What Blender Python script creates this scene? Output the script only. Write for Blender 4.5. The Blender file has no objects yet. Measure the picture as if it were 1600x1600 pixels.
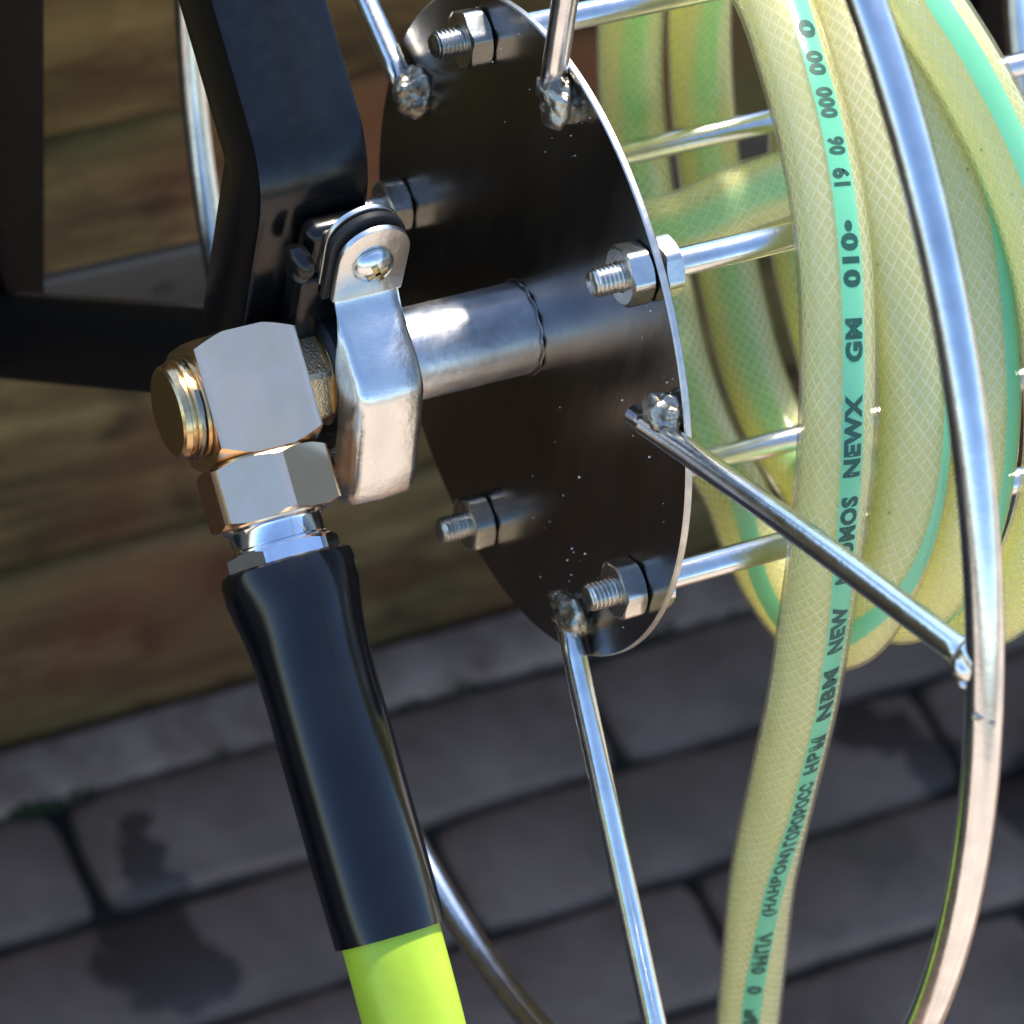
import bpy, bmesh, math, random
from mathutils import Vector, Matrix, noise
random.seed(7)
S = 0.001                 # the numbers below are millimetres; the origin is the centre of the reel's mounting disc
AX = 700.0                # height of the axle above the paving
def W(p): return Vector((p[0]*S, p[1]*S, (p[2]+AX)*S))
scene = bpy.context.scene
COL = scene.collection

# ------------------------------------------------------------------ camera
cd = bpy.data.cameras.new('camera'); cam = bpy.data.objects.new('camera', cd); COL.objects.link(cam)
scene.camera = cam
r_ = Vector((0.89411637, -0.41858363, 0.15919694)); u_ = Vector((0.23476749, 0.74082573, 0.62933414)); d_ = Vector((0.38136616, 0.52532369, -0.76065424))
m = Matrix((r_, u_, -d_)).transposed().to_4x4(); m.translation = W((-334.525, -474.226, 618.249)); cam.matrix_world = m
cd.sensor_width = 36; cd.lens = 135; cd.clip_start = 0.05; cd.clip_end = 200
cd.dof.use_dof = True; cd.dof.focus_distance = 0.80; cd.dof.aperture_fstop = 24
scene.render.resolution_x = 1024; scene.render.resolution_y = 1024

# ------------------------------------------------------------------ sky and sun
SUN_EL, SUN_AZ = math.radians(60), math.radians(58)      # azimuth counted from +X towards +Y
w = bpy.data.worlds.new('World'); scene.world = w; w.use_nodes = True
nt = w.node_tree; bg = nt.nodes['Background']
sky = nt.nodes.new('ShaderNodeTexSky'); sky.sky_type = 'NISHITA'; sky.sun_disc = False
sky.sun_elevation = SUN_EL; sky.sun_rotation = math.pi/2 - SUN_AZ; sky.dust_density = .6; sky.air_density = 1.0; sky.ozone_density = 4.5
nt.links.new(sky.outputs[0], bg.inputs[0]); bg.inputs[1].default_value = 0.15
sd = bpy.data.lights.new('sun', 'SUN'); sun = bpy.data.objects.new('sun', sd); COL.objects.link(sun)
sd.energy = 3.3; sd.angle = math.radians(5); sd.color = (1, .90, .74)
sv = Vector((math.cos(SUN_EL)*math.cos(SUN_AZ), math.cos(SUN_EL)*math.sin(SUN_AZ), math.sin(SUN_EL)))
sun.rotation_euler = sv.to_track_quat('Z', 'Y').to_euler()
sun.location = (1, 1, 3)
scene.view_settings.view_transform = 'Standard'; scene.view_settings.look = 'None'; scene.view_settings.gamma = 1
scene.view_settings.exposure = 1.3
scene.render.engine = 'CYCLES'
scene.cycles.max_bounces = 12; scene.cycles.diffuse_bounces = 8; scene.cycles.transmission_bounces = 8; scene.cycles.transparent_max_bounces = 24

# ------------------------------------------------------------------ materials
class NB:
    def __init__(s, name):
        s.m = bpy.data.materials.new(name); s.m.use_nodes = True; s.t = s.m.node_tree
        s.b = s.t.nodes['Principled BSDF']; s.out = s.t.nodes['Material Output']
    def n(s, typ, **kw):
        o = s.t.nodes.new(typ)
        for k, v in kw.items():
            if hasattr(o, k): setattr(o, k, v)
            else: o.inputs[k.replace('_', ' ')].default_value = v
        return o
    def l(s, a, b): s.t.links.new(a, b)
    def math(s, op, a, b=None, c=None):
        o = s.t.nodes.new('ShaderNodeMath'); o.operation = op
        for i, x in enumerate((a, b, c)):
            if x is None: continue
            if isinstance(x, (int, float)): o.inputs[i].default_value = x
            else: s.l(x, o.inputs[i])
        return o.outputs[0]
    def coord(s, scale=(1, 1, 1), which='Object'):
        tc = s.n('ShaderNodeTexCoord'); mp = s.n('ShaderNodeMapping'); mp.inputs['Scale'].default_value = scale
        s.l(tc.outputs[which], mp.inputs[0]); return mp.outputs[0]
    def noise(s, vec, scale, detail=4, rough=.55):
        o = s.n('ShaderNodeTexNoise'); o.inputs['Scale'].default_value = scale; o.inputs['Detail'].default_value = detail
        o.inputs['Roughness'].default_value = rough
        if vec is not None: s.l(vec, o.inputs['Vector'])
        return o.outputs['Fac']
    def ramp(s, fac, stops):
        o = s.n('ShaderNodeValToRGB'); e = o.color_ramp.elements
        while len(e) < len(stops): e.new(.5)
        for i, (p, c) in enumerate(stops): e[i].position = p; e[i].color = (*c, 1) if len(c) == 3 else c
        s.l(fac, o.inputs[0]); return o.outputs[0]
    def mix(s, f, a, b):
        o = s.n('ShaderNodeMix'); o.data_type = 'RGBA'
        for i, x in ((0, f), (6, a), (7, b)):
            if isinstance(x, (int, float)): o.inputs[i].default_value = x
            elif isinstance(x, tuple): o.inputs[i].default_value = (*x, 1)
            else: s.l(x, o.inputs[i])
        return o.outputs[2]
    def bump(s, h, strength=.3, dist=.001):
        o = s.n('ShaderNodeBump'); o.inputs['Strength'].default_value = strength; o.inputs['Distance'].default_value = dist
        s.l(h, o.inputs['Height']); s.l(o.outputs[0], s.b.inputs['Normal']); return o

def metal(name, c1, c2, r1, r2, nscale=60, stretch=(1, 1, 1), bump=.08, metallic=1.0, bd=.0004, spots=None):
    k = NB(name); v = k.coord(stretch)
    f = k.noise(v, nscale, 5); k.l(k.ramp(f, [(.3, c1), (.7, c2)]), k.b.inputs['Base Color'])
    g = k.noise(v, nscale*2.7, 3)
    k.l(k.math('MULTIPLY_ADD', g, r2-r1, r1), k.b.inputs['Roughness']); k.b.inputs['Metallic'].default_value = metallic
    k.bump(k.noise(v, nscale*6, 3), bump, bd)
    return k.m
M = {}
M['zinc'] = metal('bright_zinc_plate', (.66, .67, .68), (.82, .82, .80), .14, .34, 90, bump=.12)
M['wire'] = metal('drawn_zinc_wire', (.60, .61, .61), (.80, .80, .78), .10, .30, 120, bump=.10)
M['nickel'] = metal('nut_steel', (.50, .49, .45), (.70, .68, .62), .16, .34, 160, bump=.10)
M['thread'] = metal('thread_steel', (.42, .42, .41), (.66, .64, .58), .18, .34, 200, bump=.1)
M['pipe'] = metal('axle_steel', (.50, .51, .53), (.76, .76, .76), .20, .5, 110, bump=.15)
M['plate'] = metal('dark_mill_steel', (.19, .18, .168), (.31, .295, .27), .15, .32, 45, (1, 1, .25), bump=.10)
M['edge'] = metal('sheared_zinc_edge', (.42, .41, .39), (.62, .60, .57), .3, .5, 200, bump=.1)
M['weld'] = metal('weld_bead', (.12, .11, .10), (.62, .58, .46), .22, .5, 160, bump=.5, bd=.0005)
M['chrome'] = metal('ferrule_chrome', (.70, .71, .74), (.85, .86, .88), .06, .14, 150, bump=.03)
M['brass'] = metal('machined_brass', (.92, .66, .42), (.96, .71, .50), .18, .24, 140, (1, 1, 1), bump=.02)
M['brass_turned'] = metal('turned_brass', (.56, .40, .20), (.70, .52, .28), .16, .28, 140, (1, 8, 8), bump=.04)
M['brass_cast'] = metal('sand_cast_brass', (.55, .40, .22), (.76, .60, .40), .3, .45, 260, bump=.5)
M['zinc_strap'] = metal('stamped_zinc_strap', (.68, .67, .64), (.82, .81, .77), .22, .36, 70, bump=.22, bd=.0006)

def plastic(name, col, rough=.25, spec=.5, bump=.05, ns=200, coat=0):
    k = NB(name); v = k.coord(); f = k.noise(v, ns, 4)
    c2 = tuple(min(1, x*1.35+.002) for x in col)
    k.l(k.ramp(f, [(.35, col), (.75, c2)]), k.b.inputs['Base Color'])
    k.b.inputs['Roughness'].default_value = rough; k.b.inputs['Specular IOR Level'].default_value = spec
    k.b.inputs['Coat Weight'].default_value = coat; k.b.inputs['Coat Roughness'].default_value = .15
    k.bump(f, bump, .0005); return k.m
M['black_paint'] = plastic('black_powder_coat', (.003, .003, .0035), .20, .38, .10, 320, 0)
M['matt_black'] = plastic('matt_black_paint', (.003, .003, .003), .45, .12, .1, 320, 0)
M['sleeve'] = plastic('glossy_black_vinyl', (.003, .003, .004), .14, .5, .02, 60, 0)
M['rubber'] = plastic('black_rubber', (.012, .012, .013), .5, .4, .1, 300)
M['lime'] = plastic('lime_vinyl', (.33, .47, .03), .38, .4, .02, 60)
M['lime'].node_tree.nodes['Principled BSDF'].inputs['Subsurface Weight'].default_value = .35
M['lime'].node_tree.nodes['Principled BSDF'].inputs['Subsurface Radius'].default_value = (.006, .008, .001)
M['print'] = plastic('black_print', (.016, .070, .052), .5, .3, .0, 100)

# garden hose in three layers: u runs round the hose, v along it in millimetres
def hose_uv(k):
    uv = k.n('ShaderNodeUVMap'); sp = k.n('ShaderNodeSeparateXYZ'); k.l(uv.outputs[0], sp.inputs[0]); return sp.outputs[0], sp.outputs[1]
def smooth(k, x, a, b, v0=1, v1=0):
    o = k.n('ShaderNodeMapRange'); o.interpolation_type = 'SMOOTHSTEP'; k.l(x, o.inputs[0])
    for i, q in enumerate((a, b, v0, v1)): o.inputs[i+1].default_value = q
    return o.outputs[0]
def mixsh(k, f, a, b):
    m_ = k.n('ShaderNodeMixShader')
    if isinstance(f, (int, float)): m_.inputs[0].default_value = f
    else: k.l(f, m_.inputs[0])
    k.l(a, m_.inputs[1]); k.l(b, m_.inputs[2]); return m_.outputs[0]
def soft(k, col, tf, nrm=None):
    d = k.n('ShaderNodeBsdfDiffuse'); t = k.n('ShaderNodeBsdfTranslucent')
    for q in (d, t):
        if isinstance(col, tuple): q.inputs[0].default_value = (*col, 1)
        else: k.l(col, q.inputs[0])
        if nrm is not None: k.l(nrm, q.inputs['Normal'])
    return mixsh(k, tf, d.outputs[0], t.outputs[0])
def hose_skin():
    k = NB('clear_hose_skin'); u, v = hose_uv(k); co = k.coord()
    du = k.math('ABSOLUTE', k.math('SUBTRACT', u, .5)); n1 = k.noise(co, 40, 3); n2 = k.noise(co, 320, 4)
    stripe = smooth(k, k.math('ADD', du, k.math('MULTIPLY_ADD', n1, .008, -.004)), .044, .051)
    at = k.n('ShaderNodeAttribute'); at.attribute_name = 'stripe_depth'
    stripe = k.math('MULTIPLY', stripe, k.math('SUBTRACT', 1.0, at.outputs['Fac']))
    bp = k.n('ShaderNodeBump'); bp.inputs['Strength'].default_value = .35; bp.inputs['Distance'].default_value = .0003
    k.l(k.math('ADD', n2, k.math('MULTIPLY', k.noise(co, 60, 2), 2.0)), bp.inputs['Height'])
    tr = k.n('ShaderNodeBsdfTransparent'); tr.inputs[0].default_value = (.99, .985, .93, 1)
    clear = mixsh(k, .10, tr.outputs[0], soft(k, (.92, .88, .66), .5))
    vo = k.n('ShaderNodeTexVoronoi'); vo.inputs['Scale'].default_value = 130; k.l(co, vo.inputs['Vector'])
    clear = mixsh(k, k.math('MULTIPLY', k.math('LESS_THAN', vo.outputs['Distance'], .045), .6), clear, soft(k, (.08, .06, .03), .1))
    body = mixsh(k, k.math('MULTIPLY', stripe, .86), clear, soft(k, k.mix(n1, (.12, .62, .38), (.24, .76, .54)), .4))
    gl = k.n('ShaderNodeBsdfGlossy'); gl.inputs['Roughness'].default_value = .2; k.l(bp.outputs[0], gl.inputs['Normal'])
    fr = k.n('ShaderNodeFresnel'); fr.inputs[0].default_value = 1.45; k.l(bp.outputs[0], fr.inputs['Normal'])
    k.l(mixsh(k, k.math('MINIMUM', fr.outputs[0], .5), body, gl.outputs[0]), k.out.inputs[0]); return k.m
def hose_braid():
    k = NB('hose_braid'); u, v = hose_uv(k); co = k.coord()
    N = 18.0; P = 1/3.5
    wn = k.n('ShaderNodeTexNoise'); wn.inputs['Scale'].default_value = 55; wn.inputs['Detail'].default_value = 2; k.l(co, wn.inputs['Vector'])
    ws = k.n('ShaderNodeSeparateColor'); k.l(wn.outputs['Color'], ws.inputs[0])
    u = k.math('ADD', u, k.math('MULTIPLY_ADD', ws.outputs[0], .04, -.02)); v = k.math('ADD', v, k.math('MULTIPLY_ADD', ws.outputs[1], 1.6, -.8))
    def thread(sign, wd):
        a = k.math('ADD', k.math('MULTIPLY', u, N), k.math('MULTIPLY', v, sign*P))
        return smooth(k, k.math('ABSOLUTE', k.math('SUBTRACT', k.math('FRACT', a), .5)), wd, wd*1.8)
    t = k.math('MAXIMUM', thread(1, .075), thread(-1, .075))
    n1 = k.noise(co, 35, 5, .7)
    t = k.math('MULTIPLY', t, k.math('MINIMUM', k.math('MULTIPLY_ADD', n1, 2.2, -.3), 1.0))
    tr = k.n('ShaderNodeBsdfTransparent')
    haze = mixsh(k, .30, tr.outputs[0], soft(k, (.97, .95, .72), .55))
    k.l(mixsh(k, k.math('MULTIPLY', t, .82), haze, soft(k, (.97, .95, .82), .5)), k.out.inputs[0]); return k.m
def hose_core():
    k = NB('hose_core'); u, v = hose_uv(k); co = k.coord()
    n2 = k.noise(co, 22, 3); body = k.ramp(n2, [(.3, (.92, .90, .46)), (.7, (.97, .95, .60))])
    du = k.math('ABSOLUTE', k.math('SUBTRACT', u, .5))
    at = k.n('ShaderNodeAttribute'); at.attribute_name = 'stripe_depth'
    f = k.math('MULTIPLY', smooth(k, du, .03, .12, .85, 0), at.outputs['Fac'])
    col = k.mix(f, body, (.34, .93, .42))
    k.l(soft(k, col, .6), k.out.inputs[0]); return k.m
M['hose_skin'], M['hose_braid'], M['hose_core'] = hose_skin(), hose_braid(), hose_core()

def brick_material():
    k = NB('dark_clay_paver')
    geo = k.n('ShaderNodeNewGeometry'); pos = geo.outputs['Position']
    oi = k.n('ShaderNodeObjectInfo')
    n1 = k.noise(pos, 22, 6, .65); n2 = k.noise(pos, 120, 6, .7)
    c = k.ramp(n1, [(.25, (.085, .052, .034)), (.5, (.18, .109, .072)), (.8, (.26, .17, .12))])
    c = k.mix(k.math('MULTIPLY', oi.outputs['Random'], .4), c, (.15, .085, .055))
    c = k.mix(k.ramp(n2, [(.35, (.0, .0, .0)), (.75, (.35, .35, .35))]), c, (.24, .16, .11))
    # greenish algae patches
    c = k.mix(k.ramp(k.noise(pos, 6, 5, .7), [(.52, (0, 0, 0)), (.72, (.45, .45, .45))]), c, (.045, .055, .020))
    # water spilt on the paving: blots with their own shape
    wob = k.n('ShaderNodeTexNoise'); wob.inputs['Scale'].default_value = 45; wob.inputs['Detail'].default_value = 3; k.l(pos, wob.inputs['Vector'])
    off = k.n('ShaderNodeVectorMath', operation='MULTIPLY_ADD'); k.l(wob.outputs['Color'], off.inputs[0]); off.inputs[1].default_value = (.034, .034, 0); off.inputs[2].default_value = (-.017, -.017, 0)
    p2 = k.n('ShaderNodeVectorMath', operation='ADD'); k.l(pos, p2.inputs[0]); k.l(off.outputs[0], p2.inputs[1])
    wet = None
    for (x, y, r) in ((84, 262, 20), (90, 281, 21), (98, 318, 11), (104, 333, 9), (99, 300, 10), (102, 258, 15), (76, 268, 15), (92, 256, 16), (106, 322, 7), (434, 270, 15), (424, 276, 13), (452, 244, 15), (446, 252, 13), (478, 214, 17), (484, 226, 14), (462, 232, 12)):
        dn = k.n('ShaderNodeVectorMath', operation='DISTANCE'); k.l(p2.outputs[0], dn.inputs[0]); dn.inputs[1].default_value = (x*S, y*S, 0)
        mr = k.n('ShaderNodeMapRange'); mr.interpolation_type = 'SMOOTHSTEP'; k.l(dn.outputs['Value'], mr.inputs[0])
        mr.inputs[1].default_value = r*S*.75; mr.inputs[2].default_value = r*S*1.15; mr.inputs[3].default_value = 1; mr.inputs[4].default_value = 0
        wet = mr.outputs[0] if wet is None else k.math('MAXIMUM', wet, mr.outputs[0])
    k.l(k.mix(k.math('MULTIPLY', wet, .8), c, (.030, .020, .015)), k.b.inputs['Base Color'])
    k.l(k.math('MULTIPLY_ADD', wet, -.25, .72), k.b.inputs['Roughness'])
    k.b.inputs['Specular IOR Level'].default_value = .35
    k.bump(k.math('MULTIPLY_ADD', n2, .6, n1), .5, .002)
    return k.m
M['brick'] = brick_material()

def simple_noise(name, stops, scale, rough=.85, bump=.5, bd=.002, stretch=(1, 1, 1), which='Object'):
    k = NB(name); v = k.coord(stretch, which); f = k.noise(v, scale, 7, .65)
    k.l(k.ramp(f, stops), k.b.inputs['Base Color']); k.b.inputs['Roughness'].default_value = rough
    k.b.inputs['Specular IOR Level'].default_value = .25
    k.bump(k.noise(v, scale*5, 6, .7), bump, bd); return k.m
M['joint'] = simple_noise('mossy_joint_sand', [(.3, (.012, .011, .009)), (.6, (.022, .020, .013)), (.72, (.030, .042, .012))], 18)
M['kerb'] = simple_noise('weathered_edging', [(.3, (.11, .065, .045)), (.5, (.23, .145, .10)), (.75, (.38, .26, .185))], 30)
def wood_material():
    k = NB('weathered_sleeper_wood')
    tc = k.n('ShaderNodeTexCoord'); oi = k.n('ShaderNodeObjectInfo')
    off = k.n('ShaderNodeVectorMath', operation='ADD'); k.l(tc.outputs['Object'], off.inputs[0])
    cb = k.n('ShaderNodeCombineXYZ'); k.l(k.math('MULTIPLY', oi.outputs['Random'], 5.0), cb.inputs[0]); k.l(cb.outputs[0], off.inputs[1])
    mp = k.n('ShaderNodeMapping'); mp.inputs['Scale'].default_value = (1, 3, 4.5); k.l(off.outputs[0], mp.inputs[0])
    g = k.noise(mp.outputs[0], 9, 8, .68)
    big = k.noise(off.outputs[0], 7, 4, .6)
    knot = k.noise(off.outputs[0], 26, 3)
    c = k.ramp(g, [(.25, (.016, .009, .004)), (.45, (.085, .050, .017)), (.58, (.17, .105, .036)), (.75, (.27, .18, .07))])
    c = k.mix(k.ramp(big, [(.42, (0, 0, 0)), (.62, (.75, .75, .75))]), c, (.085, .078, .022))
    c = k.mix(k.ramp(knot, [(.55, (0, 0, 0)), (.72, (.85, .85, .85))]), c, (.018, .010, .006))
    c = k.mix(k.ramp(k.noise(off.outputs[0], 4, 3), [(.5, (0, 0, 0)), (.7, (.6, .6, .6))]), c, (.17, .040, .016))
    k.l(c, k.b.inputs['Base Color']); k.b.inputs['Roughness'].default_value = .85; k.b.inputs['Specular IOR Level'].default_value = .2
    k.bump(g, .6, .004); return k.m
M['wood'] = wood_material()
M['soil'] = simple_noise('dark_soil', [(.3, (.02, .015, .01)), (.7, (.06, .045, .03))], 25)
M['grey_paint'] = plastic('dull_dark_grey_paint', (.020, .021, .019), .5, .4, .1, 200)

# ------------------------------------------------------------------ mesh helpers
def finish(name, bm, mats, parent=None, sharp=32, smooth=True):
    me = bpy.data.meshes.new(name); bmesh.ops.recalc_face_normals(bm, faces=bm.faces); bm.to_mesh(me); bm.free()
    return link(name, me, mats, parent, sharp, smooth)
def link(name, me, mats, parent=None, sharp=32, smooth=True):
    if not isinstance(mats, (list, tuple)): mats = [mats]
    if not me.materials:
        for x in mats: me.materials.append(x)
        if smooth:
            me.polygons.foreach_set('use_smooth', [True]*len(me.polygons))
            if sharp: me.set_sharp_from_angle(angle=math.radians(sharp))
    o = bpy.data.objects.new(name, me); COL.objects.link(o)
    if parent: o.parent = parent; o.matrix_parent_inverse = Matrix.Translation(-parent.location)
    return o
def thing(name, loc, label, cat, group=None):
    o = bpy.data.objects.new(name, None); COL.objects.link(o); o.location = W(loc); o.empty_display_size = .02
    o['label'] = label; o['category'] = cat
    if group: o['group'] = group
    return o
def basis(z, x=None):
    z = Vector(z).normalized()
    if x is None: x = Vector((1, 0, 0)) if abs(z.x) < .9 else Vector((0, 0, 1))
    x = Vector(x); x = (x - z*x.dot(z)).normalized(); y = z.cross(x)
    return x, y, z
def frames(pts, ref=None):
    n = len(pts); T = []
    for i in range(n): T.append((pts[min(i+1, n-1)] - pts[max(i-1, 0)]).normalized())
    X = []
    if ref is not None and not isinstance(ref, Vector):
        for i in range(n): X.append((ref[i] - T[i]*ref[i].dot(T[i])).normalized())
    else:
        x = ref if ref is not None else (Vector((0, 0, 1)) if abs(T[0].z) < .9 else Vector((1, 0, 0)))
        for i in range(n): x = (x - T[i]*x.dot(T[i])).normalized(); X.append(x)
    return T, X, [T[i].cross(X[i]) for i in range(n)]
def sweep(bm, pts, rad, seg=24, ref=None, cap=True, closed=False, uv=False):
    """tube through pts (mm); rad a number or list; uv: u=.5 on the ref side, v = length in mm"""
    pts = [Vector(p) for p in pts]; n = len(pts)
    T, X, Y = frames(pts, ref)
    if closed:
        T = [(pts[(i+1) % n]-pts[i-1]).normalized() for i in range(n)]
        X = [(ref - t*ref.dot(t)).normalized() for t in T]; Y = [T[i].cross(X[i]) for i in range(n)]
    R = rad if isinstance(rad, (list, tuple)) else [rad]*n
    lay = bm.loops.layers.uv.verify() if uv else None
    L = [0]
    for i in range(1, n): L.append(L[-1] + (pts[i]-pts[i-1]).length)
    rings = []
    for i in range(n):
        rings.append([bm.verts.new(W(pts[i] + (X[i]*math.cos(2*math.pi*j/seg - math.pi) + Y[i]*math.sin(2*math.pi*j/seg - math.pi))*R[i])) for j in range(seg)])
    for i in range(n if closed else n-1):
        a, b = rings[i], rings[(i+1) % n]
        for j in range(seg):
            f = bm.faces.new((a[j], a[(j+1) % seg], b[(j+1) % seg], b[j])); f.smooth = True
            if uv:
                u0, u1 = j/seg, (j+1)/seg
                for lp, q in zip(f.loops, ((u0, L[i]), (u1, L[i]), (u1, L[i+1]), (u0, L[i+1]))): lp[lay].uv = q
    if cap and not closed:
        bm.faces.new(list(reversed(rings[0]))); bm.faces.new(rings[-1])
    return L
def lathe(bm, o, z, prof, seg=48, x=None, rot=0):
    """prof: list of (h, r) along axis z from o"""
    X, Y, Z = basis(z, x); o = Vector(o); rings = []
    for h, r in prof:
        if r < 1e-6: rings.append([bm.verts.new(W(o+Z*h))])
        else: rings.append([bm.verts.new(W(o+Z*h+(X*math.cos(2*math.pi*j/seg+rot)+Y*math.sin(2*math.pi*j/seg+rot))*r)) for j in range(seg)])
    for a, b in zip(rings, rings[1:]):
        if len(a) == 1 and len(b) == 1: continue
        for j in range(seg):
            k = (j+1) % seg
            if len(a) == 1: bm.faces.new((a[0], b[k], b[j]))
            elif len(b) == 1: bm.faces.new((a[j], a[k], b[0]))
            else: bm.faces.new((a[j], a[k], b[k], b[j]))
    for rg, fl in ((rings[0], True), (rings[-1], False)):
        if len(rg) > 1: bm.faces.new(list(reversed(rg)) if fl else rg)
def prism(bm, o, z, sides, af, h0, h1, c0=True, c1=True, x=None, rot=0, seg=96, cham=None, slope=.5, bore=0, edge=.35):
    """polygonal bar with turned (conical) chamfers, as on a nut: af across flats, from h0 to h1; a flat faces x when rot = 0"""
    X, Y, Z = basis(z, x); o = Vector(o); ap = af/2
    rin = cham if cham else ap*.97
    def rp(t):
        q = (t + math.pi/sides) % (2*math.pi/sides) - math.pi/sides
        return ap/max(math.cos(q), math.cos(math.pi/sides - .001)*1.0)
    rmax = ap/math.cos(math.pi/sides) - edge
    out = []
    for key in ('c0', 'b0', 'b1', 'c1'):
        ring = []
        for j in range(seg):
            t = 2*math.pi*j/seg; r = min(rp(t), rmax)
            on0, on1 = c0, c1
            if key == 'c0': h, rr = h0, (min(r, rin) if c0 else r)
            elif key == 'b0': h, rr = (h0 + max(0, r-rin)*slope if c0 else h0), r
            elif key == 'b1': h, rr = (h1 - max(0, r-rin)*slope if c1 else h1), r
            else: h, rr = h1, (min(r, rin) if c1 else r)
            a = t + rot
            ring.append(bm.verts.new(W(o + Z*h + (X*math.cos(a)+Y*math.sin(a))*rr)))
        out.append(ring)
    if bore:
        hole = [[bm.verts.new(W(o+Z*h+(X*math.cos(2*math.pi*j/seg+rot)+Y*math.sin(2*math.pi*j/seg+rot))*r)) for j in range(seg)] for h, r in ((h0, bore+.5), (h0+.5, bore), (h1-.5, bore), (h1, bore+.5))]
        out = out + list(reversed(hole)) + [out[0]]
    for a, b in zip(out, out[1:]):
        for j in range(seg): bm.faces.new((a[j], a[(j+1) % seg], b[(j+1) % seg], b[j]))
    if not bore:
        bm.faces.new(list(reversed(out[0]))); bm.faces.new(out[-1])
    bmesh.ops.remove_doubles(bm, verts=bm.verts, dist=1e-7)
def boxpts(bm, c8, bev=0, segs=2):
    """hexahedron from 4 bottom and 4 top points (mm)"""
    v = [bm.verts.new(W(p)) for p in c8]
    for f in ((3, 2, 1, 0), (4, 5, 6, 7), (0, 1, 5, 4), (1, 2, 6, 5), (2, 3, 7, 6), (3, 0, 4, 7)): bm.faces.new([v[i] for i in f])
    bmesh.ops.recalc_face_normals(bm, faces=bm.faces)
    if bev: bmesh.ops.bevel(bm, geom=list(bm.edges), offset=bev*S, segments=segs, profile=.5, affect='EDGES')
def box(bm, lo, hi, bev=0, segs=2):
    x0, y0, z0 = lo; x1, y1, z1 = hi
    boxpts(bm, [(x0, y0, z0), (x1, y0, z0), (x1, y1, z0), (x0, y1, z0), (x0, y0, z1), (x1, y0, z1), (x1, y1, z1), (x0, y1, z1)], bev, segs)
def tube_rect(bm, a, b, side, up, w_, h_, bev=1.2):
    """rectangular bar from a to b; side and up are its cross directions"""
    a, b, s_, u2 = Vector(a), Vector(b), Vector(side).normalized(), Vector(up).normalized()
    c = []
    for p in (a, b):
        for i, j in ((-1, -1), (1, -1), (1, 1), (-1, 1)): c.append(p + s_*i*w_/2 + u2*j*h_/2)
    boxpts(bm, c, bev)
def blob(bm, c, r, amp, seed, sub=3, freq=.25, squash=(1, 1, 1)):
    freq = .16/r*3 if r > 1 else freq
    g = bmesh.ops.create_icosphere(bm, subdivisions=sub, radius=1)
    for v in g['verts']:
        q = v.co.copy(); k = 1 + amp*.8*noise.noise(q*1.3 + Vector((seed, 0, 0))) + amp*.35*noise.noise(q*3.2 + Vector((seed, 9, 0)))
        v.co = W(Vector(c) + Vector((q.x*squash[0], q.y*squash[1], q.z*squash[2]))*r*k)
def catmull(P, step):
    """points sampled about every step mm; P = list of tuples, all components interpolated (first three are the position)"""
    n = len(P); out = []
    for i in range(n-1):
        p0, p1, p2, p3 = P[max(i-1, 0)], P[i], P[i+1], P[min(i+2, n-1)]
        L = math.dist(p1[:3], p2[:3]); k = max(1, int(round(L/step)))
        # centripetal-like tangents
        d0 = max(math.dist(p0[:3], p1[:3]), 1e-3); d1 = max(L, 1e-3); d2 = max(math.dist(p2[:3], p3[:3]), 1e-3)
        if i == 0: d0 = d1
        if i == n-2: d2 = d1
        for s in range(k):
            t = s/k; row = []
            for c in range(len(p1)):
                m1 = (p2[c]-p1[c]) if i == 0 else ((p1[c]-p0[c])/d0 - (p2[c]-p0[c])/(d0+d1) + (p2[c]-p1[c])/d1)*d1
                m2 = (p2[c]-p1[c]) if i == n-2 else ((p2[c]-p1[c])/d1 - (p3[c]-p1[c])/(d1+d2) + (p3[c]-p2[c])/d2)*d1
                a = 2*t**3-3*t*t+1; b = t**3-2*t*t+t; e = -2*t**3+3*t*t; f = t**3-t*t
                row.append(a*p1[c]+b*m1+e*p2[c]+f*m2)
            out.append(tuple(row))
    out.append(P[-1]); return out

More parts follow.
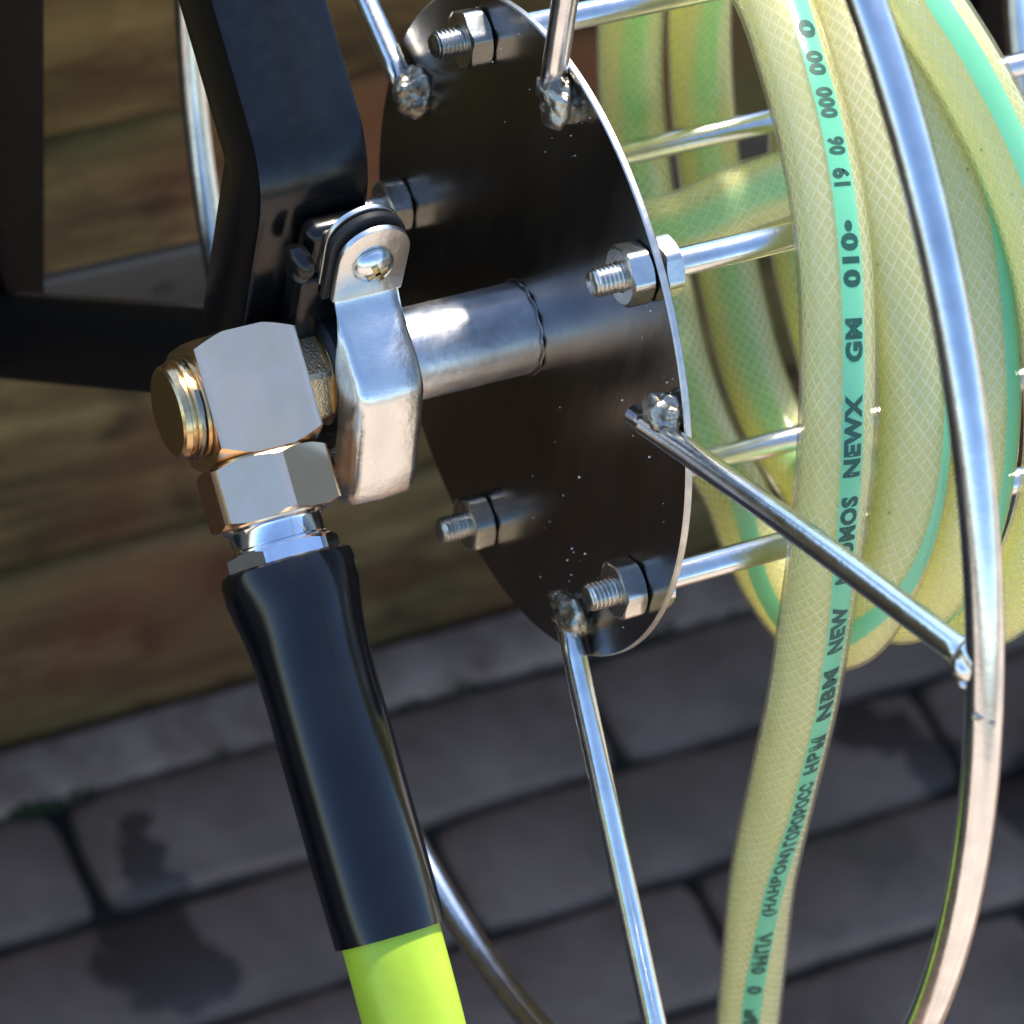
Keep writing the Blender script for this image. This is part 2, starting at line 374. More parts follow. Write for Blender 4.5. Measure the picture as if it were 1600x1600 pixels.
# ------------------------------------------------------------------ the setting: paving, edging, sleeper wall
g = bmesh.new(); box(g, (-6000, -6000, -760), (6000, 2500, -707.0))
o = finish('ground', g, M['joint'], smooth=False); o['kind'] = 'structure'
M['patio'] = simple_noise('pale_sandstone_patio', [(.25, (.16, .12, .09)), (.42, (.45, .35, .27)), (.55, (.56, .46, .37)), (.8, (.66, .56, .47))], 3.5)
g = bmesh.new(); box(g, (-3000, -4000, -740), (4000, -545, -700.5), 2); o = finish('patio', g, M['patio'], smooth=False); o['kind'] = 'structure'
g = bmesh.new(); box(g, (1290, -540, -740), (4000, 380, -700.5), 2); o = finish('patio', g, M['patio'], smooth=False); o['kind'] = 'structure'
pav = bpy.data.objects.new('pavement', None); COL.objects.link(pav); pav['kind'] = 'structure'; pav.location = (0, 0, 0)
def paver_mesh(seed):
    bm = bmesh.new(); nx, ny = 14, 5; hx, hy = 117.3, 28.0
    def edge_wob(x, y): q = Vector((x*.035, y*.05, seed*4.7)); return noise.noise(q)*1.6, noise.noise(q+Vector((7, 7, 7)))*1.5
    rings = []
    for inset, z in ((0, -45), (0, -6), (1.2, -2.4), (4.0, -.5)):
        ring = []; per = [(-1+2*i/nx, -1) for i in range(nx)] + [(1, -1+2*j/ny) for j in range(ny)] + [(1-2*i/nx, 1) for i in range(nx)] + [(-1, 1-2*j/ny) for j in range(ny)]
        for a_, b_ in per:
            x, y = a_*(hx-inset), b_*(hy-inset)
            if abs(a_) == 1 and abs(b_) == 1: x -= a_*2.2; y -= b_*2.2
            wx, wy = edge_wob(x, y); ring.append(bm.verts.new(((x+wx)*S, (y+wy)*S, (z + (noise.noise(Vector((x*.06, y*.06, seed))) if z > -10 else 0))*S)))
        rings.append(ring)
    for p, q in zip(rings, rings[1:]):
        for j in range(len(p)): bm.faces.new((p[j], p[(j+1) % len(p)], q[(j+1) % len(p)], q[j]))
    bm.faces.new(rings[-1]); bmesh.ops.recalc_face_normals(bm, faces=bm.faces)
    me = bpy.data.meshes.new('brick'); bm.to_mesh(me); bm.free(); return me
pm = [paver_mesh(i) for i in range(7)]
row_y = []; y = 324.0
while y > -530: row_y.append(y); y -= 59.5
for ri, y in enumerate(row_y):


    x0 = [-43.5, 98.0, -43.5, 88.0][ri % 4] - 480

    for k in range(7):
        cx = x0 + 240*k
        ob = link('brick', pm[(ri*5+k*3) % 7], M['brick'], None, 40)
        ob.location = ((cx + random.uniform(-1.2, 1.2))*S, (y + random.uniform(-.8, .8))*S, random.uniform(-1.6, 1.0)*S)
        ob.rotation_euler = (random.uniform(-.02, .02), random.uniform(-.008, .008), random.uniform(-.006, .006)); ob.parent = pav
kerb = bpy.data.objects.new('kerb', None); COL.objects.link(kerb); kerb['kind'] = 'structure'
kb = bmesh.new(); box(kb, (-300, -14.5, -770), (300, 14.5, -698), 2.5)
for v in kb.verts: v.co.z -= 0
kme = bpy.data.meshes.new('edging_stone'); kb.to_mesh(kme); kb.free()
for k in range(4):
    ob = link('edging_stone', kme, M['kerb'], None, 40); ob.location = ((-560+607*k+150)*S, 369.5*S, random.uniform(-1, 1)*S); ob.parent = kerb
wall = thing('sleeper_wall', (200, 440, -700), 'brown weathered timber sleeper wall standing behind the hose reel', 'wall')
for k, (z0, z1, dy) in enumerate(((-760, -592, 0), (-586, -346, 3), (-340, -104, -1), (-98, 134, 2))):
    bm = bmesh.new(); box(bm, (-1100, 388+dy, z0), (1500, 520, z1), 7, 3)
    ob = finish('sleeper', bm, M['wood'], wall)
so = bmesh.new(); box(so, (-1100, 521, -700), (1500, 2500, 120)); o = finish('raised_soil', so, M['soil'], smooth=False); o['kind'] = 'structure'
# moss tufts in the joint beside the edging
bm = bmesh.new()
for k in range(60):
    cx = 70 + random.gauss(0, 9) if k < 34 else random.uniform(150, 500); cy = 353.5 + random.uniform(-2, 2)
    blob(bm, (cx, cy, -701+random.uniform(-1, 1)), random.uniform(1.0, 2.3), .5, k, 1)
M['moss'] = simple_noise('moss', [(.3, (.012, .020, .005)), (.7, (.035, .050, .010))], 300)
o = finish('moss', bm, M['moss'], sharp=None); o['kind'] = 'stuff'; o['label'] = 'small green moss tufts in the joint between bricks and edging'; o['category'] = 'moss'

# ------------------------------------------------------------------ the stand
stand = thing('reel_stand', (-50, 22, -40), 'black painted square tube stand that carries the axle of the hose reel', 'stand')
bp = M['black_paint']
# bent upright: one mesh, square tube with a bend at z = 50
bm = bmesh.new()
def section(p, up): # cross-section 25.5 wide (X) and 20 deep along up
    return [p + Vector((sx*12.7, 0, 0)) + up*sy for sx, sy in ((-1, 0), (1, 0), (1, 20), (-1, 20))]
pa = []
dirs = [Vector((0, 0, 1))]; pos = [Vector((-50.2, 12, -40))]
for i in range(9):
    an = math.radians(60*i/8); dirs.append(Vector((0, math.sin(an), math.cos(an)))); pos.append(Vector((-50.2, 33-21*math.cos(an), 39+21*math.sin(an))))
dirs.append(dirs[-1]); pos.append(pos[-1]+dirs[-1]*330)
rings = []
for p, d in zip(pos, dirs):
    d = d.normalized(); nrm = Vector((0, d.z, -d.y)); r2 = []
    for sx, sy in ((-1, 0), (1, 0), (1, 1), (-1, 1)):
        ctr = p + Vector((sx*12.7, 0, 0)) + nrm*sy*20
        for a in range(3):
            th = {(-1, 0): 180, (1, 0): 270, (1, 1): 0, (-1, 1): 90}[(sx, sy)] + a*45
            ox, on = math.cos(math.radians(th)), math.sin(math.radians(th))
            q = ctr + Vector((-sx*1.6, 0, 0)) + nrm*(1.6 if sy == 0 else -1.6) + Vector((ox*1.6, 0, 0)) + nrm*on*1.6
            r2.append(bm.verts.new(W(q)))
    rings.append(r2)
for a, b in zip(rings, rings[1:]):
    for j in range(12): bm.faces.new((a[j], a[(j+1) % 12], b[(j+1) % 12], b[j]))
bm.faces.new(rings[0]); bm.faces.new(rings[-1])
finish('upright', bm, bp, stand, 25)
# sloping leg from the upright's foot to the rear corner
e = Vector((8, 14, -16))     # the leg's depth
q4 = [Vector((-61, 15, -21)), Vector((-61, 15, 9)), Vector((-50, 196, -179)), Vector((-48, 196, -216))]
bm = bmesh.new(); boxpts(bm, [q4[0], q4[3], q4[3]+e, q4[0]+e, q4[1], q4[2], q4[2]+e, q4[1]+e], 1.2); finish('sloping_leg', bm, M['matt_black'], stand, 25)
bm = bmesh.new(); tube_rect(bm, (-190, 196, -190), (-42, 196, -190), (0, 1, 0), (0, 0, 1), 20, 36); finish('rear_rail', bm, M['matt_black'], stand, 25)
bm = bmesh.new(); tube_rect(bm, (-45, 190, -185), (-74, 190, 217), (1, 0, 0), (0, 1, 0), 27, 25); finish('rear_post', bm, M['matt_black'], stand, 25)
bm = bmesh.new(); tube_rect(bm, (-190, 232, -241), (520, 232, -241), (0, 1, 0), (0, 0, 1), 5, 31, .8); xb = finish('crossbar', bm, M['grey_paint'], stand, 25)
bm = bmesh.new(); lathe(bm, (30, 229.4, -240), (0, -1, 0), [(-.4, 0), (-.4, 3.4), (.35, 3.4), (.35, 2.6), (.1, 2.2), (.1, 0)], 24); finish('dark_hole_disc', bm, M['rubber'], stand)  # dark disc laid on the crossbar as the shaded inside of a hole
for (x, y) in ((-180, 236), (505, 236)):
    bm = bmesh.new(); tube_rect(bm, (x, y-1, -700), (x, y-1, -257), (1, 0, 0), (0, 1, 0), 25, 19); finish('leg', bm, bp, stand, 25)
bm = bmesh.new(); tube_rect(bm, (318, 236, -223), (318, 236, 260), (1, 0, 0), (0, 1, 0), 27, 18); finish('rear_post', bm, M['matt_black'], stand, 25)
# bearing bracket and screw boss behind the strap
bm = bmesh.new(); box(bm, (-54, 5.2, 26), (-36, 11.9, 40), 2.5, 3); finish('bracket', bm, bp, stand)
bm = bmesh.new(); lathe(bm, (-55, 5, 33), (-1, -.25, .1), [(0, 0), (0, 4), (1.5, 4.4), (2.6, 3.8), (3.4, 2.5), (3.6, 0)], 32); finish('bolt_head', bm, bp, stand)
bm = bmesh.new(); lathe(bm, (-49.5, 0, 0), (1, 0, 0), [(0, 0), (0, 12.5), (1, 13.6), (9, 13.8), (13.5, 13.8), (14.5, 12.8), (14.5, 0)], 64); finish('bearing_bush', bm, M['rubber'], stand)
bm = bmesh.new(); box(bm, (-55, 4, -36), (-34, 11.9, 27), 1.5); finish('backing_plate', bm, bp, stand)

# stamped strap over the axle: profile in the YZ plane, channel section across it
def strap_mesh(prof, xl, xr, th, lip):
    bm = bmesh.new(); P = catmull([(0, a, b) for a, b in prof], 1.2); n = len(P); rows = []
    for i, p in enumerate(P):
        a, b = P[max(i-1, 0)], P[min(i+1, n-1)]; t = Vector((0, b[1]-a[1], b[2]-a[2])).normalized(); nr = Vector((0, t.z, -t.y))
        if nr.y > 0: nr = -nr
        z = p[2]; k = max(0, min(1, (22-z)/6))*max(0, min(1, (z+30)/6)); k = k*k*(3-2*k)
        lp = lip*k; c = Vector((0, p[1], z)); w0 = xl + (1-k)*.6; w1 = xr - (1-k)*.6
        sec = []
        rr = 2.4
        outer = [(w0-1.5*k, -lp), (w0-.7*k, -lp*.6)] + [(w0 + rr - rr*math.cos(q), -rr*min(1, k+.15) + rr*min(1, k+.15)*math.sin(q)) for q in (0, .5, 1.05, 1.57)] + \
                [(w0*.5+w1*.5, .35*k)] + [(w1 - rr + rr*math.cos(q), -rr*min(1, k+.15) + rr*min(1, k+.15)*math.sin(q)) for q in (1.57, 1.05, .5, 0)] + [(w1+.3*k, -lp*.6), (w1+.8*k, -lp)]
        sec += [c + Vector((x, 0, 0)) + nr*h for x, h in outer]
        inner = [(x + (th if x < (w0+w1)/2 else -th)*(1 if abs(x-(w0+w1)/2) > 3 else 0), min(h, 0)-th if h > -1.2 else h) for x, h in reversed(outer)]
        sec += [c + Vector((x, 0, 0)) + nr*h for x, h in inner]
        rows.append([bm.verts.new(W(q)) for q in sec])
    for a, b in zip(rows, rows[1:]):
        m_ = len(a)
        for j in range(m_): bm.faces.new((a[j], a[(j+1) % m_], b[(j+1) % m_], b[j]))
    bm.faces.new(rows[0]); bm.faces.new(list(reversed(rows[-1])))
    return bm
clamp = bpy.data.objects.new('strap_clamp', None); COL.objects.link(clamp); clamp.parent = stand; clamp.location = W((-41, 0, 0)) - stand.location
def child_of_clamp(name, bm, mat, sharp=30):
    ob = finish(name, bm, mat, None, sharp); ob.parent = clamp; ob.matrix_parent_inverse = Matrix.Translation(-(clamp.location+stand.location)); return ob
prof = [(0.2, 25.5), (0, 24), (-1.2, 22.4), (-8, 18.8), (-14.8, 15), (-18.2, 11.5), (-19.6, 6), (-21.2, -4), (-22.6, -13.5), (-22.3, -18), (-19, -22), (-10, -25.5), (-3, -28), (-.5, -30), (0, -33), (0, -44)]
child_of_clamp('strap', strap_mesh(prof, -49.2, -33.2, 1.3, 6.5), M['zinc_strap'], 50)
def tab_mesh(cx, z0, zc, r, y0, y1, hole=0):
    bm = bmesh.new(); pts = [(cx-r*.98, z0), (cx+r*.98, z0)] + [(cx+r*math.cos(a*math.pi/20), zc+r*math.sin(a*math.pi/20)) for a in range(0, 21)]
    f = bm.faces.new([bm.verts.new(W((x, y0, z))) for x, z in pts]); e = bmesh.ops.extrude_face_region(bm, geom=[f])
    bmesh.ops.translate(bm, verts=[v for v in e['geom'] if isinstance(v, bmesh.types.BMVert)], vec=(0, (y1-y0)*S, 0))
    bmesh.ops.bevel(bm, geom=[ed for ed in bm.edges if all(abs(v.co.y-y0*S) < 1e-7 for v in ed.verts) and len(ed.link_faces) == 2], offset=.0004, segments=2, profile=.5, affect='EDGES')
    return bm
child_of_clamp('tab', tab_mesh(-41.4, 24.5, 36.4, 8.2, -.9, .4), M['zinc_strap'])
child_of_clamp('liner', tab_mesh(-41.9, 23, 37.2, 8.8, 1.7, 3.3), M['rubber'])
child_of_clamp('backing_tab', tab_mesh(-42.3, 23, 37.8, 8.6, 4.0, 5.0), M['zinc_strap'])
child_of_clamp('tab', tab_mesh(-41.2, -47, -36, 8.2, .8, 1.9), M['zinc_strap'])
# pan head cross-recess screw
bm = bmesh.new(); prof_s = [(0, 0), (0, 4.5), (.5, 4.65)] + [(.5+2.6*math.sin(a), 4.65*math.cos(a)) for a in (.25, .5, .75, 1.0, 1.2)] + [(2.95, .9), (2.98, 0)]
lathe(bm, (-41.8, -1, 34.6), (0, -1, 0), prof_s, 40)
sc = child_of_clamp('screw', bm, M['zinc'])
bm = bmesh.new()
for a in (25, 115):
    ca, sa = math.cos(math.radians(a)), math.sin(math.radians(a))
    tube_rect(bm, (-41.8-2.6*ca, -3.86, 34.6-2.6*sa), (-41.8+2.6*ca, -3.86, 34.6+2.6*sa), (0, 1, 0), (-sa, 0, ca), .5, 1.5, .15)
M['recess'] = metal('yellow_passivated_recess', (.30, .27, .14), (.62, .56, .30), .2, .4, 300)
child_of_clamp('cross_recess', bm, M['recess'])

# ------------------------------------------------------------------ the reel
reel = thing('hose_reel', (0, 0, 0), 'bright zinc plated wire hose reel with a round dark steel mounting disc', 'hose reel')
# disc 75 mm radius, 2 mm thick, dark faces and a bright sheared edge
bm = bmesh.new(); seg = 160; prof = [(0, 0), (0, 30), (0, 60), (0, 74.7), (.3, 75), (1.4, 75), (1.7, 74.7), (1.7, 0)]
lathe(bm, (0, 0, 0), (1, 0, 0), prof, seg)
disc = finish('mounting_disc', bm, [M['plate'], M['edge']], reel, 25)
for p in disc.data.polygons:
    c = p.center
    if math.hypot(c.y, c.z - AX*S) > .0744: p.material_index = 1
bm = bmesh.new(); lathe(bm, (250, 0, 0), (1, 0, 0), prof, 96); finish('far_disc', bm, M['plate'], reel, 25)
# weld spatter on the disc
bm = bmesh.new()
for (yc, zc, n, s) in ((2, 66, 26, 10), (-62, 40, 44, 14), (-46, -40, 40, 15), (-25, 0, 10, 30), (38, 60, 14, 8)):
    for k in range(n):
        yy, zz = yc+random.gauss(0, s), zc+random.gauss(0, s)
        if math.hypot(yy, zz) > 72 or math.hypot(yy, zz) < 12: continue
        q = random.choice((.10, .12, .14, .17, .2, .3)); bmesh.ops.create_icosphere(bm, subdivisions=1, radius=q*S, matrix=Matrix.Translation(W((-.05, yy, zz))))
o = finish('weld_spatter', bm, M['zinc'], reel, None); o['kind'] = 'stuff'
# axle pipe with its weld fillet
bm = bmesh.new(); lathe(bm, (0, 0, 0), (-1, 0, 0), [(0, 0), (0, 10.3), (45, 10.3), (45, 8), (45, 0)], 64); finish('axle', bm, M['pipe'], reel)
bm = bmesh.new(); n1 = 90; loop = [(-.2 + .25*math.sin(i*.9), 10.8*math.sin(2*math.pi*i/n1), 10.8*math.cos(2*math.pi*i/n1)) for i in range(n1)]
sweep(bm, loop, [.34+.06*math.sin(i*1.7) for i in range(n1)], 8, Vector((1, 0, 0)), closed=True); finish('axle_fillet', bm, M['plate'], reel, None)
# tie rods, threaded ends and nuts
def nut_bm(x0, x1, y, z, rot):
    b = bmesh.new(); prism(b, (x0, y, z), (1, 0, 0), 6, 12.1, 0, x1-x0, True, True, x=(0, 0, 1), rot=rot, seg=96, cham=5.8, slope=.55, bore=2.9); return b
rods = [(36, 65.6, .35), (-33.3, 70, .62), (-101.3, 66.5, .45), (-175, 61.5, .30), (107.5, 59.5, .30)]
for i, (t, r, rot) in enumerate(rods):
    a = math.radians(t); y, z = r*math.sin(a)+1.3, r*math.cos(a)-1.4
    bm = bmesh.new(); pts = []; r0 = 3.0
    lathe(bm, (4, y, z), (1, 0, 0), [(0, 0), (0, r0-.3), (.5, r0), (244, r0), (244, 0)], 40); finish('tie_rod', bm, M['wire'], reel)
    bm = bmesh.new(); pr = [(-12.0, 0), (-12.0, 2.35), (-11.6, 2.75)]; x = -11.4
    while x < -2: pr += [(x, 2.62), (x+.35, 3.1), (x+.62, 3.1)]; x += 1.0
    pr += [(5, 3.0), (5, 0)]
    lathe(bm, (0, y, z), (1, 0, 0), pr, 36)
    th = finish('threaded_end', bm, M['thread'], reel, 50)
    finish('nut', nut_bm(-5.6, -.25, y, z, rot), M['nickel'], reel, 22)
    finish('nut', nut_bm(2.3, 6.6, y, z, rot+.3), M['nickel'], reel, 22)
    # rod foot weld against the back of the disc
# wire ring flanges
def ring_flange(x, name, n=200, R=189.8, rr=3.6):
    bm = bmesh.new(); pts = []
    for i in range(n):
        t = 2*math.pi*i/n
        pts.append((x, .5 + R*math.sin(t)*(1+.004*math.sin(2*t+1)), .4 + R*math.cos(t)))
    sweep(bm, pts, rr, 28, Vector((1, 0, 0)), closed=True); return finish(name, bm, M['wire'], reel, None)
ring_flange(-1.1, 'wire_ring'); ring_flange(252, 'far_wire_ring')
def pol(t, r, x): a = math.radians(t); return (x, r*math.sin(a), r*math.cos(a))
def spoke(t0, r0, t1, xo=-3.4, rad=2.75, x1=-2.4, b=0):
    bm = bmesh.new(); P = [pol(t0, r0, xo), pol((t0+t1)/2, (r0+187)/2, (xo+x1)/2-b), pol(t1, 187.5, x1)]
    C_ = catmull(P, 6); n = len(C_)
    sweep(bm, [C_[0]]+C_, [rad-.5]+[rad]*n, 28); 
    return bm
for t0, r0, t1 in ((4, 71, 7.5), (75.5, 64, 78), (148, 72, 150), (-132.8, 68, -132.3), (-60.5, 60, -62)):
    finish('spoke', spoke(t0, r0, t1), M['wire'], reel, None)
# weld beads
beads = [(1.5, 69, 4.6, 1.0), (33-0, 0, 0, 0), (-57, 78, 4.6, 1), (-131, 64.5, 5.2, 1), (148, 72, 4, 1)]
def bead(y, z, r, seed, sq=(.55, 1, 1), extra=2):
    bm = bmesh.new(); blob(bm, (-2.2, y, z), r, .55, seed, 4, .5, sq)
    rnd = random.Random(seed)
    for k in range(extra): blob(bm, (-2.4, y+rnd.uniform(-.8, .8)*r, z+rnd.uniform(-.8, .8)*r), r*rnd.uniform(.25, .5), .4, seed+k+1, 3, .8, (1, 1, 1))
    return finish('weld_bead', bm, M['weld'], reel, 60)
bead(3, 68, 5.0, 3, (.85, 1.1, 1.0)); bead(-59.2, 38.6, 4.2, 11, (.9, 1.1, .9), 5); bead(-48.5, -43.5, 5.4, 21, (.9, 1, 1), 4); bead(60.5, 15.5, 5.0, 33, (.8, 1, 1.2), 5); bead(38, -61, 4, 41)
for t in (7.5, 78, 150, -132.3, -62): 
    p = pol(t, 187, -2.4); bm = bmesh.new(); blob(bm, (-2.6, p[1], p[2]), 3.7, .4, t, 3, .6, (1, 1, 1))
    blob(bm, (-3.4, p[1]-1.5, p[2]-4.2), 1.5, .5, t+3, 3, .6); finish('weld_bead', bm, M['wire'], reel, 60)
bm = bmesh.new(); p = pol(-64.6, 189.5, -1.1)   # dressed butt joint in the ring
for q, (dx, dy, dz, r_b) in enumerate(((-2.9, -1.2, .2, .8), (-2.5, -1.7, .1, .8), (-.4, -3.1, -.4, .7))): blob(bm, (p[0]+dx, p[1]+dy, p[2]+dz), r_b, .5, q+50, 3, .5)
finish('weld_bead', bm, M['weld'], reel, 60)

# ------------------------------------------------------------------ brass swivel elbow
sw = thing('swivel_elbow', (-67, 0, 0), 'brass swivel elbow with a pale square body on the end of the axle', 'pipe fitting')
O = Vector((-67, 0, 0)); Bd = Vector((0, -.853, -.522)).normalized(); Nf = Vector((0, -.522, .853)).normalized()
bm = bmesh.new(); prism(bm, O, Bd, 4, 23.6, -12.9, 13.6, True, True, x=Nf, seg=160, cham=12.6, slope=.62, edge=.25); finish('body', bm, M['brass'], sw, 22)
bm = bmesh.new(); lathe(bm, (-78.4, 0, 0), (-1, 0, 0), [(-.5, 0), (-.5, 11), (.8, 10.9), (1.2, 10.2), (1.9, 10.2), (2.2, 10.9), (3.0, 10.9), (3.3, 10.1), (4.0, 10.1), (4.2, 10.3), (5.4, 9.9), (5.9, 9.3), (5.9, 0)], 80); finish('end_cap', bm, M['brass_turned'], sw, 30)
bm = bmesh.new(); n1 = 60; loop = [(-80.2, 10.7*math.sin(a), 10.7*math.cos(a)) for a in [math.radians(20+320*i/n1) for i in range(n1+1)]]; sweep(bm, loop, .55, 10, [Vector((1, 0, 0))]*(n1+1)); finish('snap_ring', bm, M['plate'], sw)
bm = bmesh.new(); prism(bm, (-55.4, 0, 0), (1, 0, 0), 6, 18.4, 0, 6.0, False, True, x=Nf, rot=.62, cham=9.3, slope=.6); finish('gland_nut', bm, M['brass_cast'], sw, 22)
bm = bmesh.new(); lathe(bm, (-49.6, 0, 0), (1, 0, 0), [(-.6, 0), (-.6, 9.6), (0, 10.7), (.8, 10.9), (1.2, 10.2), (1.2, 0)], 64); finish('collar', bm, M['brass_turned'], sw)
bm = bmesh.new(); prism(bm, O, Bd, 6, 26.4, 14.2, 27.6, True, True, x=Nf, rot=math.radians(33), cham=13.3, slope=.6, edge=.5); finish('union_nut', bm, M['brass'], sw, 22)
bm = bmesh.new(); lathe(bm, O, Bd, [(13.3, 0), (13.3, 10.5), (14.4, 10.5), (14.4, 0)], 48); finish('neck', bm, M['brass_turned'], sw)
O2 = O + Vector((-.9, 0, 0))
fer = thing('ferrule', tuple(O+Bd*30), 'chromed hexagonal hose tail nut between brass union and black sleeve', 'pipe fitting')
bm = bmesh.new(); lathe(bm, O2, Bd, [(27.2, 0), (27.2, 11.3), (28, 11.6), (28.6, 10.5), (29.2, 10.2), (32.4, 10.2), (32.8, 10.6), (33.4, 10.6), (33.4, 0)], 64); finish('collar', bm, M['chrome'], fer)
bm = bmesh.new(); prism(bm, O2, Bd, 6, 22.8, 33.3, 39.0, True, False, x=Nf, rot=.05, cham=11.2, slope=.6, edge=.4); finish('hex_nut', bm, M['chrome'], fer, 22)

# ------------------------------------------------------------------ lime hose with black sleeve
sup = thing('supply_hose', tuple(O+Bd*60), 'lime green hose in a glossy black grip sleeve hanging from the brass fitting', 'hose')
bm = bmesh.new()
lathe(bm, O2, Bd, [(38, 11.2), (37.0, 12.5), (36.8, 13.4), (37.4, 14.3), (39.5, 14.75), (43, 14.65), (47, 14.0), (52, 13.1), (58, 12.6), (66, 12.4), (80, 12.45), (100, 12.4), (112, 12.3), (118.6, 12.2), (119.4, 12.1), (119.5, 11.4), (119.2, 11.05), (110, 11.0), (100, 11.0), (38, 11.0)][:-1] + [(60, 11.0), (38, 11.1)], 96, x=Nf)
finish('sleeve', bm, M['sleeve'], sup, 40)
P = [tuple(O2+Bd*q) for q in (42, 70, 100, 122)] + [tuple(O2+Bd*145+Vector((-.2, .6, -1))), tuple(O2+Bd*170+Vector((-1, 4, -6))), tuple(O2+Bd*195+Vector((-3, 12, -18))), tuple(O2+Bd*225+Vector((-6, 30, -40)))]
bm = bmesh.new(); C_ = catmull(P, 4); sweep(bm, C_, 10.75, 48); finish('hose', bm, M['lime'], sup, 50)

# ------------------------------------------------------------------ garden hose wound on the reel
#PATH
DV = Vector((0.38136616, 0.52532369, -0.76065424)); RV = Vector((0.89411637, -0.41858363, 0.15919694))
def sdir(deg):   # direction of the printed stripe round the hose, as an angle from the front towards the right
    a = math.radians(deg); return -DV*math.cos(a) + RV*math.sin(a)
def hose_controls():
    C = [(12, 12, 4, 40), (26, 11, 8, 40), (42.4, 10, 9.2, 20), (60.2, 15, 7.5, 10), (79, 21, 2, 10), (96, 34, -14, 10), (110, 48, -34, 0)]
    # (angle round the axle, x, radius, stripe angle)
    T = [(242, 121, 76, 0), (275, 121, 79, 0), (310, 112, 84, 0), (340, 96, 90, 10), (369, 66, 100, 10), (381, 69, 99, 12), (392, 73, 97, 12), (404, 76, 96, 12),
         (430, 79, 95, 20), (455, 82, 92, 40), (480, 86, 89, 50), (515, 96, 82, 40), (548, 108, 78, 0), (559, 110, 77, 0), (579, 112, 77, 0), (602, 115.9, 77, 0), (615, 116, 77, 0), (645, 108, 80, 0), (685, 88, 85, 20),
         (723, 70, 86, 55), (739, 65, 86, 50), (754, 66, 86, 45), (772, 65, 86, 45), (791, 64.5, 86, 45), (809, 64.5, 86, 40), (830, 66, 84, 30), (862, 78, 79, 0), (886, 86.6, 77, 0),
         (895, 88.4, 77, 0), (907, 88, 77, 0), (916, 88.5, 77, 0), (934, 90.4, 77, 0), (946, 90.5, 77, 0), (965, 89.1, 77, 0), (1000, 82, 80, 20), (1045, 67, 85, 60),
         (1081, 57.7, 86, 85), (1097, 51.3, 86, 80), (1111, 48, 86, 75), (1124, 47.2, 86, 70), (1138, 47.6, 86, 64), (1153, 47.4, 86, 50), (1169, 47, 86, 20), (1176, 47, 86, 0), (1195, 51, 85, -20), (1225, 60, 81, -20), (1247, 66.5, 78, 0),
         (1255, 68.9, 77, 0), (1269, 69.3, 77, 0), (1284, 70.5, 77, 0), (1296, 71.6, 77, 0), (1309, 71.4, 77, 0), (1329, 69.2, 77, 0), (1365, 62, 80, 10), (1405, 50, 85, 20),
         (1439, 44.2, 86, 22), (1450, 40.8, 86, 21), (1462, 38, 86, 20), (1474, 35.2, 86, 18), (1491, 31.2, 86, 17), (1505, 29.1, 86, 18), (1521, 29.0, 86, 19)]
    for t, x, r, s in T:
        a = math.radians(t); C.append((x, -r*math.sin(a), r*math.cos(a), s))
    C += [(32.5, -87, -18, 20), (36, -87, -43, 20), (39.7, -86.5, -76, 19), (44.7, -86, -118.6, 8), (50.8, -86, -153, 0), (57.6, -86, -190, -2), (64.4, -86, -225, -4), (72, -86, -262, -4)]
    return C
#ENDPATH
HC = catmull(hose_controls(), 2.2)
hp = [Vector(c[:3]) for c in HC]; hr = [sdir(c[3]) for c in HC]
gh = thing('garden_hose', (60, -86, -100), 'pale yellow braided clear hose with a printed green stripe coiled round the reel', 'hose')
# where the stripe lies on the inner wall and shows dimly through the braid
vals = []
for c in HC: vals.append(max(0, min(1, (c[1]+15-.8*max(0, c[2]))/30 + .5)))
for nm, rad, mt, sg in (('clear_skin', 8.15, 'hose_skin', 40), ('braid', 7.35, 'hose_braid', 40), ('core', 6.7, 'hose_core', 32)):
    bm = bmesh.new(); HL = sweep(bm, hp, rad, sg, hr, uv=True)
    ht = finish(nm, bm, M[mt], gh, None)
    at = ht.data.attributes.new('stripe_depth', 'FLOAT', 'POINT'); at.data.foreach_set('value', [v for v in vals for _ in range(sg)])
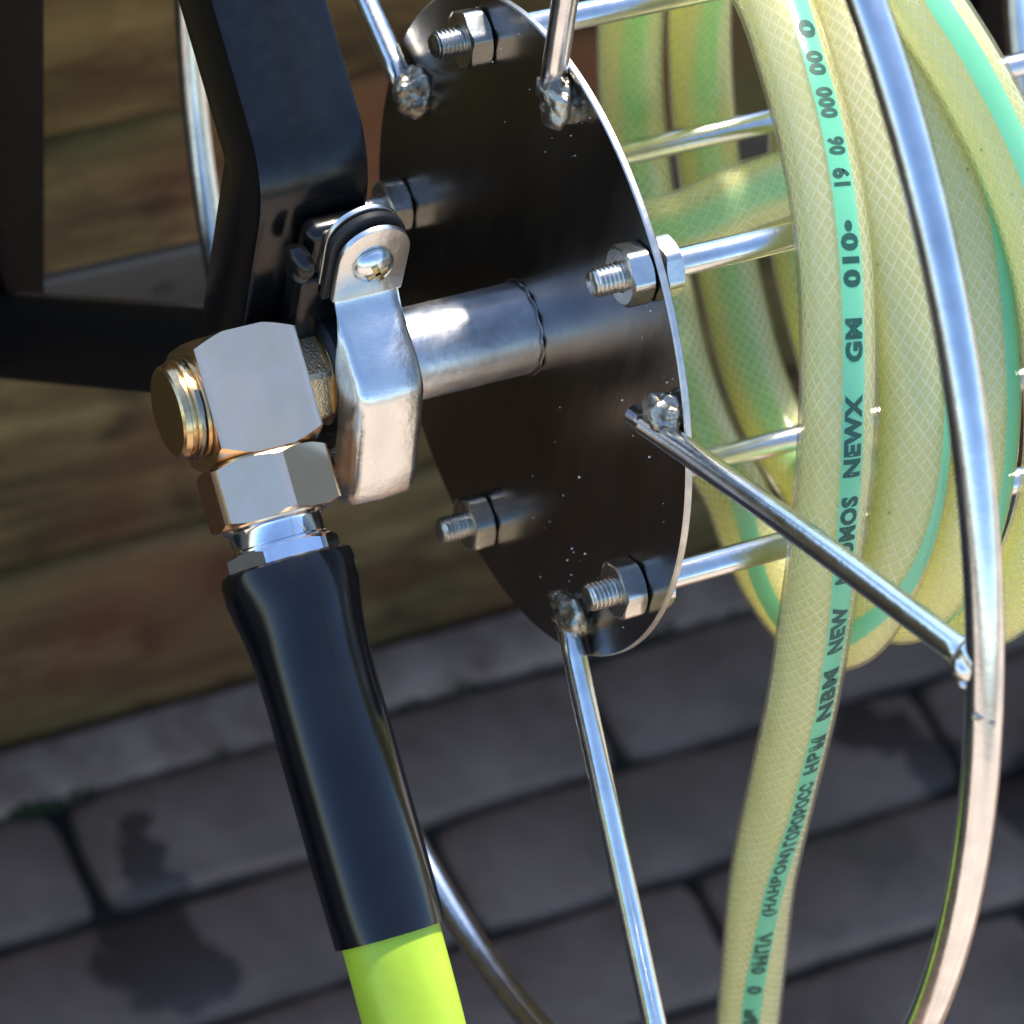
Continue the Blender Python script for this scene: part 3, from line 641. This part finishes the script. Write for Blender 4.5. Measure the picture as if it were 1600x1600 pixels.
# printed lettering, bent onto the stripe
HT, HX, HY = frames(hp, hr)
def on_hose(s, q, lift=.06, r=8.15):
    """s: distance along the hose, q: distance across the stripe (mm)"""
    s = max(0, min(s, HL[-1]-.01)); lo, hi = 0, len(HL)-1
    while hi-lo > 1:
        md = (lo+hi)//2
        if HL[md] <= s: lo = md
        else: hi = md
    f = (s-HL[lo])/(HL[hi]-HL[lo]); p = hp[lo].lerp(hp[hi], f); X = HX[lo].lerp(HX[hi], f).normalized(); Y = HY[lo].lerp(HY[hi], f).normalized()
    a = q/r; return p + (X*math.cos(a)+Y*math.sin(a))*(r+lift)
def glyphs(txt, bold=.055):
    cu = bpy.data.curves.new('lettering', 'FONT'); cu.body = txt; cu.size = 1; cu.offset = bold; cu.resolution_u = 3; cu.space_character = 1.12
    ob = bpy.data.objects.new('lettering', cu); COL.objects.link(ob); dg = bpy.context.evaluated_depsgraph_get(); dg.update()
    me = bpy.data.meshes.new_from_object(ob.evaluated_get(dg)); COL.objects.unlink(ob); bpy.data.objects.remove(ob)
    b = bmesh.new(); b.from_mesh(me); bpy.data.meshes.remove(me)
    bmesh.ops.triangulate(b, faces=b.faces)
    return b
END = HL[-1]
# (text, start and end measured back from the hose's free end, letter height) ; the text reads towards the reel
PRINT = [('A17', 69.0, 84.2, 3.3), ('№', 88.2, 96.2, 3.3), ('0', 104.1, 108.4, 3.3), ('0МПА', 114.5, 134.7, 3.3), ('(НАНВОN)', 142.6, 173.1, 3.3), ('ГОРОРОСС', 174.2, 200.9, 3.3), ('НВМ', 204.9, 219.9, 3.3), ('NBM', 226.6, 246.1, 3.3), ('NEW', 252.4, 268.5, 3.3), ('NBOMOS', 275.3, 296.8, 3.3), ('NEWX', 300.9, 317.3, 3.3), ('GM', 323.5, 331.6, 3.3), ('010•', 337.3, 349.8, 3.3), ('19', 356.2, 359.7, 3.3), ('06', 362.2, 365.8, 3.3), ('000', 369.5, 375.9, 3.3), ('00', 378.4, 383.8, 3.3), ('0', 386.7, 391.0, 3.3)]
SGN = 1
#PRINT
for txt, s0, s1, hgt in PRINT:
    hgt = 3.8
    if s1 <= s0: continue
    b = glyphs(txt); xs = [v.co.x for v in b.verts]; ys = [v.co.y for v in b.verts]
    x0, x1, y0, y1 = min(xs), max(xs), min(ys), max(ys)
    bmesh.ops.subdivide_edges(b, edges=[e for e in b.edges if e.calc_length() > .25], cuts=2)
    for v in b.verts:
        fx = (v.co.x-x0)/(x1-x0); fy = (v.co.y-y0)/max(.5, y1-y0) - .5
        if txt == '•': fy *= .4
        v.co = W(on_hose(END-(s0+(s1-s0)*fx), SGN*fy*hgt))
    finish('printed_text', b, M['print'], gh, None, smooth=False)
